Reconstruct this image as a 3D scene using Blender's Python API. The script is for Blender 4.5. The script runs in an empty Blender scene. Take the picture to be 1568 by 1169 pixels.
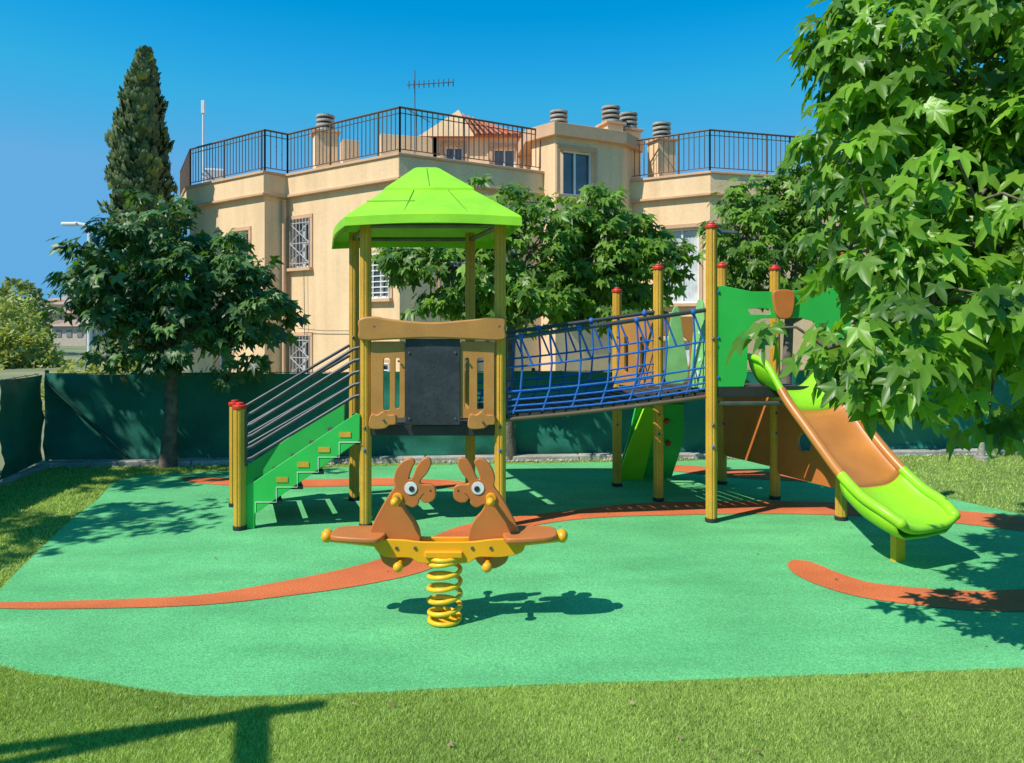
import bpy, math, random
import numpy as np
from mathutils import Vector, Matrix, noise
random.seed(7); rng=np.random.default_rng(7)
S=bpy.context.scene
S.view_settings.view_transform='Standard'
try: S.view_settings.look='None'
except: pass
S.view_settings.exposure=0
COL=S.collection

# ------------------------------------------------------------ materials
def M(name,col,rough=.5,col2=None,scale=6.,bump=0.,bscale=80.,metal=0.,fine=0.,fscale=300.,spec=.5,detail=4.):
    m=bpy.data.materials.new(name); m.use_nodes=True
    nt=m.node_tree; n=nt.nodes; l=nt.links; b=n['Principled BSDF']
    b.inputs['Roughness'].default_value=rough; b.inputs['Metallic'].default_value=metal
    b.inputs['Specular IOR Level'].default_value=spec
    tc=n.new('ShaderNodeTexCoord')
    if col2 is None: col2=tuple(c*.78 for c in col)
    no=n.new('ShaderNodeTexNoise'); no.inputs['Scale'].default_value=scale; no.inputs['Detail'].default_value=detail
    l.new(tc.outputs['Object'],no.inputs['Vector'])
    cr=n.new('ShaderNodeValToRGB'); cr.color_ramp.elements[0].position=.36; cr.color_ramp.elements[1].position=.64
    cr.color_ramp.elements[0].color=(*col2,1); cr.color_ramp.elements[1].color=(*col,1)
    l.new(no.outputs['Fac'],cr.inputs['Fac'])
    out=cr.outputs['Color']
    if fine>0:
        n2=n.new('ShaderNodeTexNoise'); n2.inputs['Scale'].default_value=fscale; n2.inputs['Detail'].default_value=2
        l.new(tc.outputs['Object'],n2.inputs['Vector'])
        r2=n.new('ShaderNodeMapRange'); r2.inputs['From Min'].default_value=.3; r2.inputs['From Max'].default_value=.7
        r2.inputs['To Min'].default_value=1-fine; r2.inputs['To Max'].default_value=1+fine
        l.new(n2.outputs['Fac'],r2.inputs['Value'])
        mx=n.new('ShaderNodeMixRGB'); mx.blend_type='MULTIPLY'; mx.inputs[0].default_value=1
        l.new(out,mx.inputs[1]); l.new(r2.outputs[0],mx.inputs[2]); out=mx.outputs[0]
    l.new(out,b.inputs['Base Color'])
    if bump>0:
        n3=n.new('ShaderNodeTexNoise'); n3.inputs['Scale'].default_value=bscale; n3.inputs['Detail'].default_value=3
        l.new(tc.outputs['Object'],n3.inputs['Vector'])
        bp=n.new('ShaderNodeBump'); bp.inputs['Strength'].default_value=bump; bp.inputs['Distance'].default_value=.01
        l.new(n3.outputs['Fac'],bp.inputs['Height']); l.new(bp.outputs[0],b.inputs['Normal'])
    return m
def overlay(m,scale3,nscale,lo,hi,a=.35,b_=.7):
    nt=m.node_tree;n=nt.nodes;l=nt.links;b=n['Principled BSDF'];src=b.inputs['Base Color'].links[0].from_socket
    ge=n.new('ShaderNodeNewGeometry'); mp=n.new('ShaderNodeMapping'); mp.inputs['Scale'].default_value=scale3
    no=n.new('ShaderNodeTexNoise'); no.inputs['Scale'].default_value=nscale; no.inputs['Detail'].default_value=6
    l.new(ge.outputs['Position'],mp.inputs['Vector']); l.new(mp.outputs[0],no.inputs['Vector'])
    r=n.new('ShaderNodeMapRange'); r.inputs['From Min'].default_value=a; r.inputs['From Max'].default_value=b_; r.inputs['To Min'].default_value=lo; r.inputs['To Max'].default_value=hi
    l.new(no.outputs['Fac'],r.inputs['Value'])
    mx=n.new('ShaderNodeMixRGB'); mx.blend_type='MULTIPLY'; mx.inputs[0].default_value=1
    l.new(src,mx.inputs[1]); l.new(r.outputs[0],mx.inputs[2]); l.new(mx.outputs[0],b.inputs['Base Color']); return m
def leafmat(name,dark,light,trans=.35,rough=.42,spec=.5):
    m=bpy.data.materials.new(name); m.use_nodes=True
    nt=m.node_tree; n=nt.nodes; l=nt.links; b=n['Principled BSDF']
    b.inputs['Roughness'].default_value=rough; b.inputs['Specular IOR Level'].default_value=spec
    at=n.new('ShaderNodeAttribute'); at.attribute_name='tone'
    cr=n.new('ShaderNodeValToRGB'); cr.color_ramp.elements[0].color=(*dark,1); cr.color_ramp.elements[1].color=(*light,1)
    l.new(at.outputs['Fac'],cr.inputs['Fac']); l.new(cr.outputs[0],b.inputs['Base Color'])
    tr=n.new('ShaderNodeBsdfTranslucent')
    g=n.new('ShaderNodeMixRGB'); g.blend_type='MULTIPLY'; g.inputs[0].default_value=1; g.inputs[2].default_value=(1.7,1.8,.4,1)
    l.new(cr.outputs[0],g.inputs[1]); l.new(g.outputs[0],tr.inputs['Color'])
    mx=n.new('ShaderNodeMixShader'); mx.inputs[0].default_value=trans
    l.new(b.outputs[0],mx.inputs[1]); l.new(tr.outputs[0],mx.inputs[2]); l.new(mx.outputs[0],n['Material Output'].inputs['Surface'])
    return m

m_yel=overlay(M('post_yellow',(.72,.405,.045),.42,(.62,.34,.038),4,fine=.08,fscale=60),(3,3,1),2,.88,1.05)
m_red=M('cap_red',(.75,.045,.02),.4)
m_blk=M('black_plastic',(.03,.033,.036),.5,(.02,.022,.025))
m_board=overlay(M('chalkboard',(.030,.036,.043),.55,(.022,.026,.032),5,fine=.2,fscale=30),(1,1,1),4,.8,1.7)
m_brn=M('brown_plastic',(.54,.25,.06),.45,(.46,.21,.05),5,fine=.06,fscale=80)
m_sld=overlay(M('slide_brown',(.60,.235,.05),.36,(.53,.205,.045),4),(1,1,1),5,.86,1.05)
m_lime=overlay(M('lime_plastic',(.34,.78,.02),.4,(.30,.71,.018),3,fine=.05,fscale=90),(1,1,1),3,.9,1.05)
m_seam=M('lime_seam',(.12,.38,.01),.6)
m_grn=M('green_panel',(.04,.54,.09),.42,(.03,.48,.08),3)
m_lgrn=M('pale_green_panel',(.30,.66,.22),.45)
m_wht=M('white_paint',(.8,.8,.78),.5,(.72,.72,.7))
m_rope=M('blue_rope',(.015,.17,.62),.6,(.01,.12,.48),40,bump=.5,bscale=200)
m_gal=M('grey_steel',(.17,.18,.19),.35,(.13,.135,.14),10,metal=.5)
m_dks=M('dark_steel',(.075,.08,.09),.42,(.055,.06,.068),10,metal=.2)
m_deck=M('deck_dark',(.07,.06,.055),.7,(.045,.04,.038),20,bump=.3)
m_spring=M('spring_yellow',(.92,.56,.02),.35,(.84,.48,.02),20)
m_rock=M('rocker_yellow',(.94,.43,.012),.38,(.88,.39,.012),8)
m_rbr=M('rocker_brown',(.60,.19,.045),.42,(.52,.165,.04),6)
m_wall=overlay(M('peach_stucco',(.90,.62,.36),.9,(.85,.575,.325),.9,bump=.3,bscale=40,fine=.05,fscale=20),(2.2,2.2,.22),1.6,1.05,.88)
m_trim=M('trim_stucco',(.68,.42,.25),.9,(.60,.37,.22),1.5,fine=.06,fscale=20)
m_bronze=M('bronze_rail',(.13,.085,.055),.5,(.10,.065,.045),5)
m_tile=M('roof_tile',(.56,.20,.10),.85,(.42,.15,.08),4,bump=.6,bscale=10)
m_ftile=M('hazed_roof_tile',(.50,.34,.25),.9,(.42,.28,.21),1)  # tile colour paled toward tan to imitate distance haze
m_glass=M('window_glass',(.13,.16,.19),.08,(.06,.08,.10),1.2,spec=.8)
m_fglass=M('far_window',(.30,.28,.26),.6)
m_curt=M('white_curtain',(.62,.66,.68),.8,(.42,.47,.50),3)
m_wood=M('wood_beam',(.25,.15,.08),.7,(.17,.10,.05),10,bump=.4)
m_bark=M('bark',(.20,.16,.12),.9,(.11,.09,.07),12,bump=.9,bscale=25)
m_kerb=M('kerb_concrete',(.48,.46,.41),.9,(.30,.29,.25),3,bump=.6,bscale=40,fine=.2,fscale=50)
m_soil=M('dry_soil',(.26,.20,.13),.95,(.15,.12,.07),1.5,bump=.5,bscale=20)
m_cloth=M('fence_cloth',(.012,.21,.135),.75,(.007,.12,.082),1.3,bump=.5,bscale=9,fine=.25,fscale=120)
m_rubg=overlay(M('rubber_green',(.165,.585,.23),.9,(.13,.51,.195),1.3,bump=.7,bscale=220,fine=.30,fscale=120,spec=.2,detail=8),(.5,1.6,1),2.2,.88,1.10)
m_rubo=overlay(M('rubber_orange',(.80,.205,.07),.9,(.68,.17,.06),2.5,bump=.7,bscale=220,fine=.30,fscale=120,spec=.2,detail=8),(.5,1.6,1),2.2,.88,1.08)
m_turf=M('turf_base',(.21,.32,.06),.95,(.15,.23,.045),5,bump=.8,bscale=150,fine=.4,fscale=200)
m_far=M('far_ground',(.30,.28,.14),.95,(.14,.18,.07),.25)
m_hazy_hill=M('hill',(.20,.26,.26),1,(.14,.20,.18),.12)  # aerial haze mixed into this grey-green

# ------------------------------------------------------------ helpers
def link(o,parent=None,mat=None):
    COL.objects.link(o)
    if parent: o.parent=parent
    if mat is not None: o.data.materials.append(mat)
    return o
def empty(name,loc=(0,0,0)):
    o=bpy.data.objects.new(name,None); o.empty_display_size=.2; COL.objects.link(o); o.location=(0,0,0); return o
def meshobj(name,v,f,parent=None,mat=None,smooth=False):
    me=bpy.data.meshes.new(name); me.from_pydata([tuple(x) for x in v],[],f); me.update()
    if smooth:
        for p in me.polygons: p.use_smooth=True
    return link(bpy.data.objects.new(name,me),parent,mat)
def bev(o,w=.006,seg=2):
    b=o.modifiers.new('b','BEVEL'); b.width=w; b.segments=seg; b.limit_method='ANGLE'; return o
def box(name,parent,c,s,mat,rz=0,bw=.006,R=None):
    x,y,z=[q/2 for q in s]
    v=[Vector((a*x,b*y,d*z)) for a in(-1,1) for b in(-1,1) for d in(-1,1)]
    if R is None: R=Matrix.Rotation(rz,3,'Z')
    v=[R@q+Vector(c) for q in v]
    f=[(0,1,3,2),(4,6,7,5),(0,4,5,1),(2,3,7,6),(0,2,6,4),(1,5,7,3)]
    o=meshobj(name,v,f,parent,mat)
    if bw>0: bev(o,bw)
    return o
def tubes(name,parent,lines,r,mat,res=3,cyc=False,radii=None,smooth=False):
    cu=bpy.data.curves.new(name,'CURVE'); cu.dimensions='3D'; cu.bevel_depth=r; cu.bevel_resolution=res; cu.use_fill_caps=True
    for k,L in enumerate(lines):
        sp=cu.splines.new('POLY'); sp.points.add(len(L)-1)
        for i,p in enumerate(L):
            sp.points[i].co=(*p,1); sp.points[i].radius=radii[k][i] if radii else 1
        sp.use_cyclic_u=cyc
        sp.use_smooth=True
    return link(bpy.data.objects.new(name,cu),parent,mat)
def cr(pts,n=5,closed=True):
    out=[];N=len(pts)
    rngi=range(N) if closed else range(N-1)
    for i in rngi:
        g=lambda j: Vector(pts[j%N]) if closed else Vector(pts[max(0,min(N-1,j))])
        p0,p1,p2,p3=g(i-1),g(i),g(i+1),g(i+2)
        for k in range(n):
            t=k/n
            out.append(.5*((2*p1)+(p2-p0)*t+(2*p0-5*p1+4*p2-p3)*t*t+(3*p1-p0-3*p2+p3)*t**3))
    if not closed: out.append(Vector(pts[-1]))
    return out
def plate(name,parent,loops,origin,U,V,th,mat,bevel=.003):
    cu=bpy.data.curves.new(name,'CURVE'); cu.dimensions='2D'; cu.fill_mode='BOTH'; cu.extrude=max(th/2-bevel,.0005); cu.bevel_depth=bevel; cu.bevel_resolution=2
    cu.offset=-bevel
    for L in loops:
        sp=cu.splines.new('POLY'); sp.points.add(len(L)-1)
        for i,p in enumerate(L): sp.points[i].co=(p[0],p[1],0,1)
        sp.use_cyclic_u=True
    o=link(bpy.data.objects.new(name,cu),parent,mat)
    U=Vector(U).normalized();V=Vector(V).normalized();W=U.cross(V)
    m=Matrix.Identity(4)
    for i in range(3): m[i][0]=U[i];m[i][1]=V[i];m[i][2]=W[i];m[i][3]=origin[i]
    o.matrix_world=m
    return o
def rect(x0,x1,y0,y1,r=0,n=4):
    if r<=0: return [(x0,y0),(x1,y0),(x1,y1),(x0,y1)]
    out=[]
    for cx,cy,a in((x1-r,y0+r,-90),(x1-r,y1-r,0),(x0+r,y1-r,90),(x0+r,y0+r,180)):
        for k in range(n+1):
            t=math.radians(a+90*k/n); out.append((cx+r*math.cos(t),cy+r*math.sin(t)))
    return out
def prism(name,parent,poly,z0,z1,mat,bw=0):
    n=len(poly); v=[(*p,z0) for p in poly]+[(*p,z1) for p in poly]
    f=[tuple(range(n-1,-1,-1)),tuple(range(n,2*n))]+[(i,(i+1)%n,n+(i+1)%n,n+i) for i in range(n)]
    o=meshobj(name,v,f,parent,mat)
    if bw: bev(o,bw)
    return o
def disc(name,parent,c,axis,r,th,mat,bw=.004):
    axis=Vector(axis).normalized(); c=Vector(c)
    q=axis.to_track_quat('Z','Y').to_matrix(); n=24
    v=[];f=[]
    for s in(-1,1):
        for i in range(n):
            a=2*math.pi*i/n; v.append(c+q@Vector((r*math.cos(a),r*math.sin(a),s*th/2)))
    f=[tuple(range(n-1,-1,-1)),tuple(range(n,2*n))]+[(i,(i+1)%n,n+(i+1)%n,n+i) for i in range(n)]
    o=meshobj(name,v,f,parent,mat)
    if bw: bev(o,bw)
    return o
def sphere(name,parent,c,r,mat,sc=(1,1,1)):
    v=[];f=[];N=14;K=9
    for j in range(K+1):
        for i in range(N):
            a=2*math.pi*i/N;b=math.pi*j/K
            v.append((c[0]+r*sc[0]*math.sin(b)*math.cos(a),c[1]+r*sc[1]*math.sin(b)*math.sin(a),c[2]+r*sc[2]*math.cos(b)))
    for j in range(K):
        for i in range(N): f.append((j*N+i,(j+1)*N+i,(j+1)*N+(i+1)%N,j*N+(i+1)%N))
    return meshobj(name,v,f,parent,mat,True)
def ribbon(name,pts,ws,z,mat,parent=None):
    P=cr([(p[0],p[1],w) for p,w in zip(pts,ws)],6,False)
    L=[];R=[]
    for i,p in enumerate(P):
        a=P[max(0,i-1)];b=P[min(len(P)-1,i+1)]
        t=Vector((b[0]-a[0],b[1]-a[1])).normalized(); n=Vector((-t[1],t[0]))*(p[2]/2)
        L.append((p[0]+n[0],p[1]+n[1],z)); R.append((p[0]-n[0],p[1]-n[1],z))
    N=len(P); v=L+R
    f=[(i,N+i,N+i+1,i+1) for i in range(N-1)]
    return meshobj(name,v,f,parent,mat)

# ------------------------------------------------------------ ground
meshobj('ground',[(-600,-60,-.06),(600,-60,-.06),(600,900,-.06),(-600,900,-.06)],[(0,1,2,3)],None,m_far)
yard=[(-4.1,-3),(-5.12,7.38),(-5.42,8.53),(7.5,9.50),(7.5,-3)]
meshobj('lawn_base',[(*p,-.006) for p in yard],[tuple(range(5))[::-1]],None,m_turf)
rub=[(-2.41,3.48),(-1.86,3.317),(-1.36,3.19),(-.81,3.205),(0,3.28),(.936,3.345),(1.7,3.40),(2.4,3.45),(3.8,3.55),(5,3.9),(5.4,4.7),(5.0,5.6),(4.45,6.1),(4.12,6.7),(3.7,7.7),(3.1,8.78),(1.66,8.70),(-.63,8.53),(-3.13,8.14),(-4.04,7.75),(-3.82,6.8),(-3.59,5.93),(-3.32,5.1),(-3.1,4.46),(-2.9,3.9)]
rubs=[(p[0],p[1]) for p in cr([(a,b,0) for a,b in rub],5)]
rubs=[(x+.006*noise.noise((x*9,y*9,0)),y+.010*noise.noise((x*7,y*7,5))) for x,y in rubs]
me_r=prism('rubber_surface',None,rubs,-.03,.004,m_rubg)
mk=empty('rubber_markings')
ribbon('orange_band',[(-3.0,4.22),(-2.6,4.22),(-1.84,4.294),(-1.333,4.509),(-.977,4.72),(-.717,4.96),(-.456,5.42),(-.229,5.80),(.194,6.09),(.645,6.28),(1.235,6.44),(2.28,6.50),(3.2,6.39),(3.70,6.19),(4.13,5.95),(4.6,5.6)],[.08,.12,.17,.28,.36,.42,.42,.38,.30,.30,.44,.46,.48,.49,.52,.52],.008,m_rubo,mk)
ribbon('orange_hook',[(1.98,5.02),(1.95,4.92),(1.97,4.73),(2.10,4.50),(2.32,4.38),(2.65,4.295),(3.0,4.30),(3.5,4.42),(4.1,4.7)],[.10,.22,.29,.30,.31,.32,.32,.32,.32],.008,m_rubo,mk)
ribbon('orange_back',[(-3.45,7.78),(-3.1,7.62),(-2.22,7.5),(-1.24,7.56),(-.62,7.44),(-.2,7.2)],[.1,.3,.36,.36,.34,.2],.008,m_rubo,mk)
ribbon('orange_rear',[(1.6,8.4),(1.95,8.26),(2.38,8.0),(2.9,7.84),(3.4,7.7)],[.25,.4,.45,.45,.4],.008,m_rubo,mk)

def inpoly(x,y,poly):
    c=np.zeros(x.shape,bool); n=len(poly)
    for i in range(n):
        x0,y0=poly[i];x1,y1=poly[(i+1)%n]
        if y0==y1: continue
        k=((y0>y)!=(y1>y))&(x<(x1-x0)*(y-y0)/(y1-y0)+x0)
        c^=k
    return c
def fastmesh(name,V,F,parent,mat,tone=None,smooth=False):
    me=bpy.data.meshes.new(name)
    nv=len(V);nf=len(F);k=F.shape[1]
    me.vertices.add(nv); me.vertices.foreach_set('co',V.astype(np.float32).ravel())
    me.loops.add(nf*k); me.loops.foreach_set('vertex_index',F.astype(np.int32).ravel())
    me.polygons.add(nf); me.polygons.foreach_set('loop_start',np.arange(0,nf*k,k,dtype=np.int32))
    me.update(calc_edges=True)
    if smooth: me.polygons.foreach_set('use_smooth',np.ones(nf,bool))
    if tone is not None:
        a=me.attributes.new('tone','FLOAT','POINT'); a.data.foreach_set('value',tone.astype(np.float32))
    return link(bpy.data.objects.new(name,me),parent,mat)
# grass blades
m_blade=leafmat('grass_blade',(.145,.235,.04),(.62,.76,.23),.3,.5,.3)
def blades(n,x0,x1,y0,y1,h,w):
    x=rng.uniform(x0,x1,n);y=rng.uniform(y0,y1,n)
    k=inpoly(x,y,yard)&~inpoly(x,y,rubs)&(np.abs(x)<.72*y+.4)
    return x[k],y[k],np.full(k.sum(),h),np.full(k.sum(),w)
B=[blades(620000,-3,3.2,2.4,3.75,.013,.0036),blades(110000,-5.4,-2.3,3.4,8.6,.018,.007),blades(60000,3,7.4,3.4,9.4,.018,.009),blades(25000,-5,3.2,7.6,9.2,.018,.008)]
X=np.concatenate([b[0] for b in B]);Y=np.concatenate([b[1] for b in B]);H=np.concatenate([b[2] for b in B]);W=np.concatenate([b[3] for b in B])
n=len(X);a=rng.uniform(0,6.28,n);ln=rng.uniform(.3,1.8,n)*H;la=rng.uniform(0,6.28,n)
H=H*rng.uniform(.5,1.15,n)
V=np.zeros((n,3,3))
V[:,0]=np.stack([X-np.cos(a)*W/2,Y-np.sin(a)*W/2,np.full(n,-.006)],1)
V[:,1]=np.stack([X+np.cos(a)*W/2,Y+np.sin(a)*W/2,np.full(n,-.006)],1)
V[:,2]=np.stack([X+np.cos(la)*ln,Y+np.sin(la)*ln,H],1)
patch=np.array([noise.noise((x*1.7,y*1.7,0)) for x,y in zip(X,Y)])*.2
tone=np.clip(rng.normal(.52,.32,n)+patch,0,1)
fastmesh('grass',V.reshape(-1,3),np.arange(3*n).reshape(-1,3),None,m_blade,np.repeat(tone,3))

# kerb along fences
def kerbline(name,p,q,w,h,off=0):
    p=Vector(p);q=Vector(q);d=(q-p);L=d.length;d.normalize();nrm=Vector((d.y,-d.x))
    par=empty(name); k=0;s=0
    while s<L:
        l=min(random.uniform(.8,1.1),L-s)
        c=p+d*(s+l/2)+nrm*(off)
        box('kerb_stone_%d'%k,par,(c.x,c.y,h/2-.03),(l-.008,w,h+random.uniform(-.006,.006)+.03),m_kerb,math.atan2(d.y,d.x)+random.uniform(-.008,.008),.012); s+=l;k+=1
kerbline('kerb',(-5.42,8.53),(7.4,9.5),.14,.07,.10)
kerbline('kerb',(-4.1,-2.0+.2),(-5.40,8.4),.12,.06,-.0+.10)
prism('soil_strip',None,[(-5.4,8.50),(7.5,9.45),(7.5,9.9),(-5.4,9.0)],-.03,.03,m_soil)
def pebbles():
    v=[];f=[]
    for i in range(900):
        t=random.random(); x=-5.3+12.5*t; y=8.42+.97*t-abs(random.gauss(0,.06))-.02+.0
        s=random.uniform(.008,.032); b=len(v)
        for dx,dy,dz in((1,0,0),(0,1,0),(-1,0,0),(0,-1,0),(0,0,.8)): v.append((x+dx*s*random.uniform(.6,1.2),y+dy*s,dz*s+.004))
        f+=[(b,b+1,b+4),(b+1,b+2,b+4),(b+2,b+3,b+4),(b+3,b,b+4)]
    meshobj('gravel',v,f,None,m_kerb)
pebbles()

# ------------------------------------------------------------ fences
def fence(name,p,q,h=1.06):
    par=empty(name); p=Vector(p);q=Vector(q);d=q-p;L=d.length;d.normalize();nn=Vector((d.y,-d.x))
    nx=int(L/.05);nz=18;v=[];f=[]
    for i in range(nx+1):
        s=L*i/nx
        sag=.022*abs(math.sin(s/1.9*math.pi))
        for j in range(nz+1):
            t=j/nz
            w=noise.noise((s*1.1,t*2.2,3))*.05+noise.noise((s*5,t*3,7))*.014+.016*math.sin(s*2.2+t*9)*(1-t)+.02*noise.noise((s*2+t*6,t*9-s,1))
            if j in(0,nz): w*=.3
            z=.05+t*(h-.05-sag)
            pt=p+d*s+nn*w; v.append((pt.x,pt.y,z))
    for i in range(nx):
        for j in range(nz): a=i*(nz+1)+j; f.append((a,a+nz+1,a+nz+2,a+1))
    meshobj('mesh_cloth',v,f,par,m_cloth,True)
    posts=[];s=0
    while s<=L+.01:
        c=p+d*s-nn*.045; posts.append([(c.x,c.y,-.05),(c.x,c.y,h+.03)]); s+=1.9
    tubes('fence_posts',par,posts,.022,m_fp)
    wires=[]
    for z in(.1,.55,h-.01):
        a=p-nn*.035;b=q-nn*.035; wires.append([(a.x,a.y,z),(b.x,b.y,z)])
    tubes('tension_wires',par,wires,.004,m_fp)
    ties=[];s=.15
    while s<L:
        c=p+d*s; ties.append([(c.x+nn.x*.02,c.y+nn.y*.02,h-.045),(c.x-nn.x*.04,c.y-nn.y*.04,h+.004)]); s+=.31
    tubes('cable_ties',par,ties,.003,m_blk)
    return par,d,nn,p
m_fp=M('fence_post_green',(.012,.07,.055),.5)
par,d,nn,p=fence('mesh_fence',(-5.42,8.56),(7.5,9.53))
a=p+d*.05+nn*.07;b=p+d*.95+nn*.07
tubes('corner_brace',par,[[(a.x,a.y,.95),(b.x,b.y,.1)]],.016,m_fp)
fence('mesh_fence',(-4.15,-2.0),(-5.14,7.38)); 
fence('mesh_fence',(-5.14,7.40),(-5.44,8.55))

# ------------------------------------------------------------ playground structure
PF=empty('playground_climbing_frame')
def post(x,y,h,cap=True,name='post'):
    n=40;r0=.046;v=[];f=[]
    def prof(i):
        a=2*math.pi*i/n; return r0*(1-.13*max(0,math.cos(a*8))**3),a
    for z in(.0,h):
        for i in range(n):
            r,a=prof(i); v.append((x+r*math.cos(a),y+r*math.sin(a),z))
    f=[(i,(i+1)%n,n+(i+1)%n,n+i) for i in range(n)]+[tuple(range(n,2*n))]
    meshobj(name,v,f,PF,m_yel)
    disc(name+'_foot',PF,(x,y,.02),(0,0,1),.052,.035,m_blk)
    if cap:
        disc(name+'_cap',PF,(x,y,h+.012),(0,0,1),.054,.034,m_red,.008)
        disc(name+'_cap_top',PF,(x,y,h+.036),(0,0,1),.03,.022,m_red,.006)
T=[(-1.164,5.87),(-.094,5.87),(-1.45,6.78),(-.385,6.8)]
for x,y in T: post(x,y,2.46,False,'tower_post')
post(-2.14,5.80,.955,True,'stair_post'); post(-2.46,6.55,.90,True,'stair_post')
R=[(1.63,6.03,2.40),(2.716,6.09,2.16),(1.338,6.75,2.12),(2.43,6.82,2.12),(1.05,7.38,1.94),(2.13,7.48,2.2)]
for x,y,h in R: post(x,y,h,True,'platform_post')
for (x,y) in T+[(r[0],r[1]) for r in R]:
    for z in(.62,.80,1.50): sphere('bolt',PF,(x,y-.047,z),.013,m_rope if z<.7 else m_gal)
prism('tower_deck',PF,[(-1.14,5.92),(-.12,5.92),(-.40,6.76),(-1.42,6.76)],.74,.80,m_deck,.005)
box('deck_edge',PF,(-.63,5.865,.775),(.98,.03,.085),m_blk)
k=.005177
yF=5.835
def fx(px): return (px-784)*k
def fz(py): return 1.6-(py-500)*k
beam=cr([(fx(553),fz(489),0),(fx(575),fz(485),0),(fx(600),fz(489),0),(fx(662),fz(494),0),(fx(725),fz(489),0),(fx(752),fz(485),0),(fx(773),fz(489),0),(fx(774),fz(505),0),(fx(771),fz(521),0),(fx(720),fz(520),0),(fx(662),fz(518),0),(fx(605),fz(520),0),(fx(556),fz(521),0),(fx(552),fz(505),0)],4)
plate('panel_top_beam',PF,[beam],(0,yF-.03,0),(1,0,0),(0,0,1),.075,m_brn,.014)
plate('panel_left',PF,[rect(fx(569),fx(621),fz(640),fz(523),.02),rect(fx(588),fx(598),fz(628),fz(548),.02),rect(fx(606),fx(613),fz(625),fz(548),.015)],(0,yF,0),(1,0,0),(0,0,1),.03,m_brn)
plate('panel_right',PF,[rect(fx(705),fx(757),fz(640),fz(523),.02),rect(fx(712),fx(719),fz(625),fz(548),.015),rect(fx(731),fx(741),fz(628),fz(548),.02)],(0,yF,0),(1,0,0),(0,0,1),.03,m_brn)
plate('chalkboard',PF,[rect(fx(622),fx(705),fz(650),fz(519),.01)],(0,yF-.022,0),(1,0,0),(0,0,1),.02,m_board)
for a in(568,718):
    o=[(fx(a),fz(654),0),(fx(a+2),fz(634),0),(fx(a+12),fz(634),0),(fx(a+20),fz(629),0),(fx(a+28),fz(634),0),(fx(a+39),fz(635),0),(fx(a+40),fz(648),0),(fx(a+30),fz(650),0),(fx(a+22),fz(655),0)]
    plate('panel_foot',PF,[cr(o,4)],(0,yF-.03,0),(1,0,0),(0,0,1),.05,m_brn,.008)
for px,py in((576,500),(765,500),(612,553),(716,553),(590,642),(740,645),(628,540),(698,540),(628,640),(698,640)):
    disc('screw',PF,(fx(px),yF-.062 if py in(500,642,645) else yF-.034,fz(py)),(0,1,0),.009,.014,m_gal,.002)
pins=[]
for py,n0 in((560,1),(572,2),(588,2),(606,2),(622,1),(633,2)):
    for i in range(n0+1):
        pins.append((fx(650+i*14+(6 if n0==2 else 0)),yF-.034,fz(py)))
for p_ in pins: disc('peg_hole',PF,p_,(0,1,0),.004,.006,m_gal,0)
# roof
E=[Vector((-1.24,5.46)),Vector((.075,5.46)),Vector((-.20,7.12)),Vector((-1.74,7.12))]; C=Vector((-.74,6.32))
def ring(t,z,sag=0):
    out=[]
    for i in range(4):
        a=E[i].lerp(C,t);b=E[(i+1)%4].lerp(C,t)
        for k_ in range(8):
            s=k_/8; p=a.lerp(b,s)
            bulge=.03*math.sin(math.pi*s)*(1-t)
            p=p+(p-C).normalized()*bulge if (p-C).length>0 else p
            out.append((p.x,p.y,z+sag*math.sin(math.pi*s)))
    return out
def loft(name,rings,mat,cap=True,closed=True,parent=PF,sol=0,smooth=False,off=-1):
    n=len(rings[0]);v=[q for r_ in rings for q in r_];f=[]
    for j in range(len(rings)-1):
        for i in range(n if closed else n-1): f.append((j*n+i,j*n+(i+1)%n,(j+1)*n+(i+1)%n,(j+1)*n+i))
    if cap: f.append(tuple(range((len(rings)-1)*n,len(rings)*n)))
    o=meshobj(name,v,f,parent,mat,smooth)
    if sol: 
        s=o.modifiers.new('s','SOLIDIFY'); s.thickness=sol; s.offset=off
    return o
loft('roof_lower',[ring(0,2.345,.02),ring(.004,2.41,.02),ring(.02,2.425,.018),ring(.25,2.56),ring(.5,2.70)],m_lime,False,sol=.012)
loft('roof_upper',[ring(.46,2.675),ring(.465,2.70),ring(.48,2.71),ring(.65,2.81),ring(.84,2.925),ring(.88,2.94)],m_lime,True,sol=.012)
sl=[]
def on(t,side,s,z):
    a=E[side].lerp(C,t);b=E[(side+1)%4].lerp(C,t);p=a.lerp(b,s);p=p+(p-C).normalized()*.03*math.sin(math.pi*s)*(1-t); return (p.x,p.y,z)
for sd in range(4):
    for s in(.33,.7): sl.append([on(.03,sd,s,2.440),on(.25,sd,s,2.562),on(.455,sd,s,2.679)])
    sl.append([on(.49,sd,.5,2.717),on(.65,sd,.5,2.812),on(.83,sd,.5,2.92)])
    sl.append([on(.25,sd,s_/8,2.562) for s_ in range(0,4)]) 
tubes('roof_seams',PF,sl,.004,m_seam,1)
tubes('roof_beams',PF,[[(-1.164,5.87,2.40),(-.094,5.87,2.40)],[(-1.45,6.78,2.40),(-.385,6.8,2.40)],[(-1.164,5.87,2.40),(-1.45,6.78,2.40)],[(-.094,5.87,2.40),(-.385,6.8,2.40)]],.02,m_gal)
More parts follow.
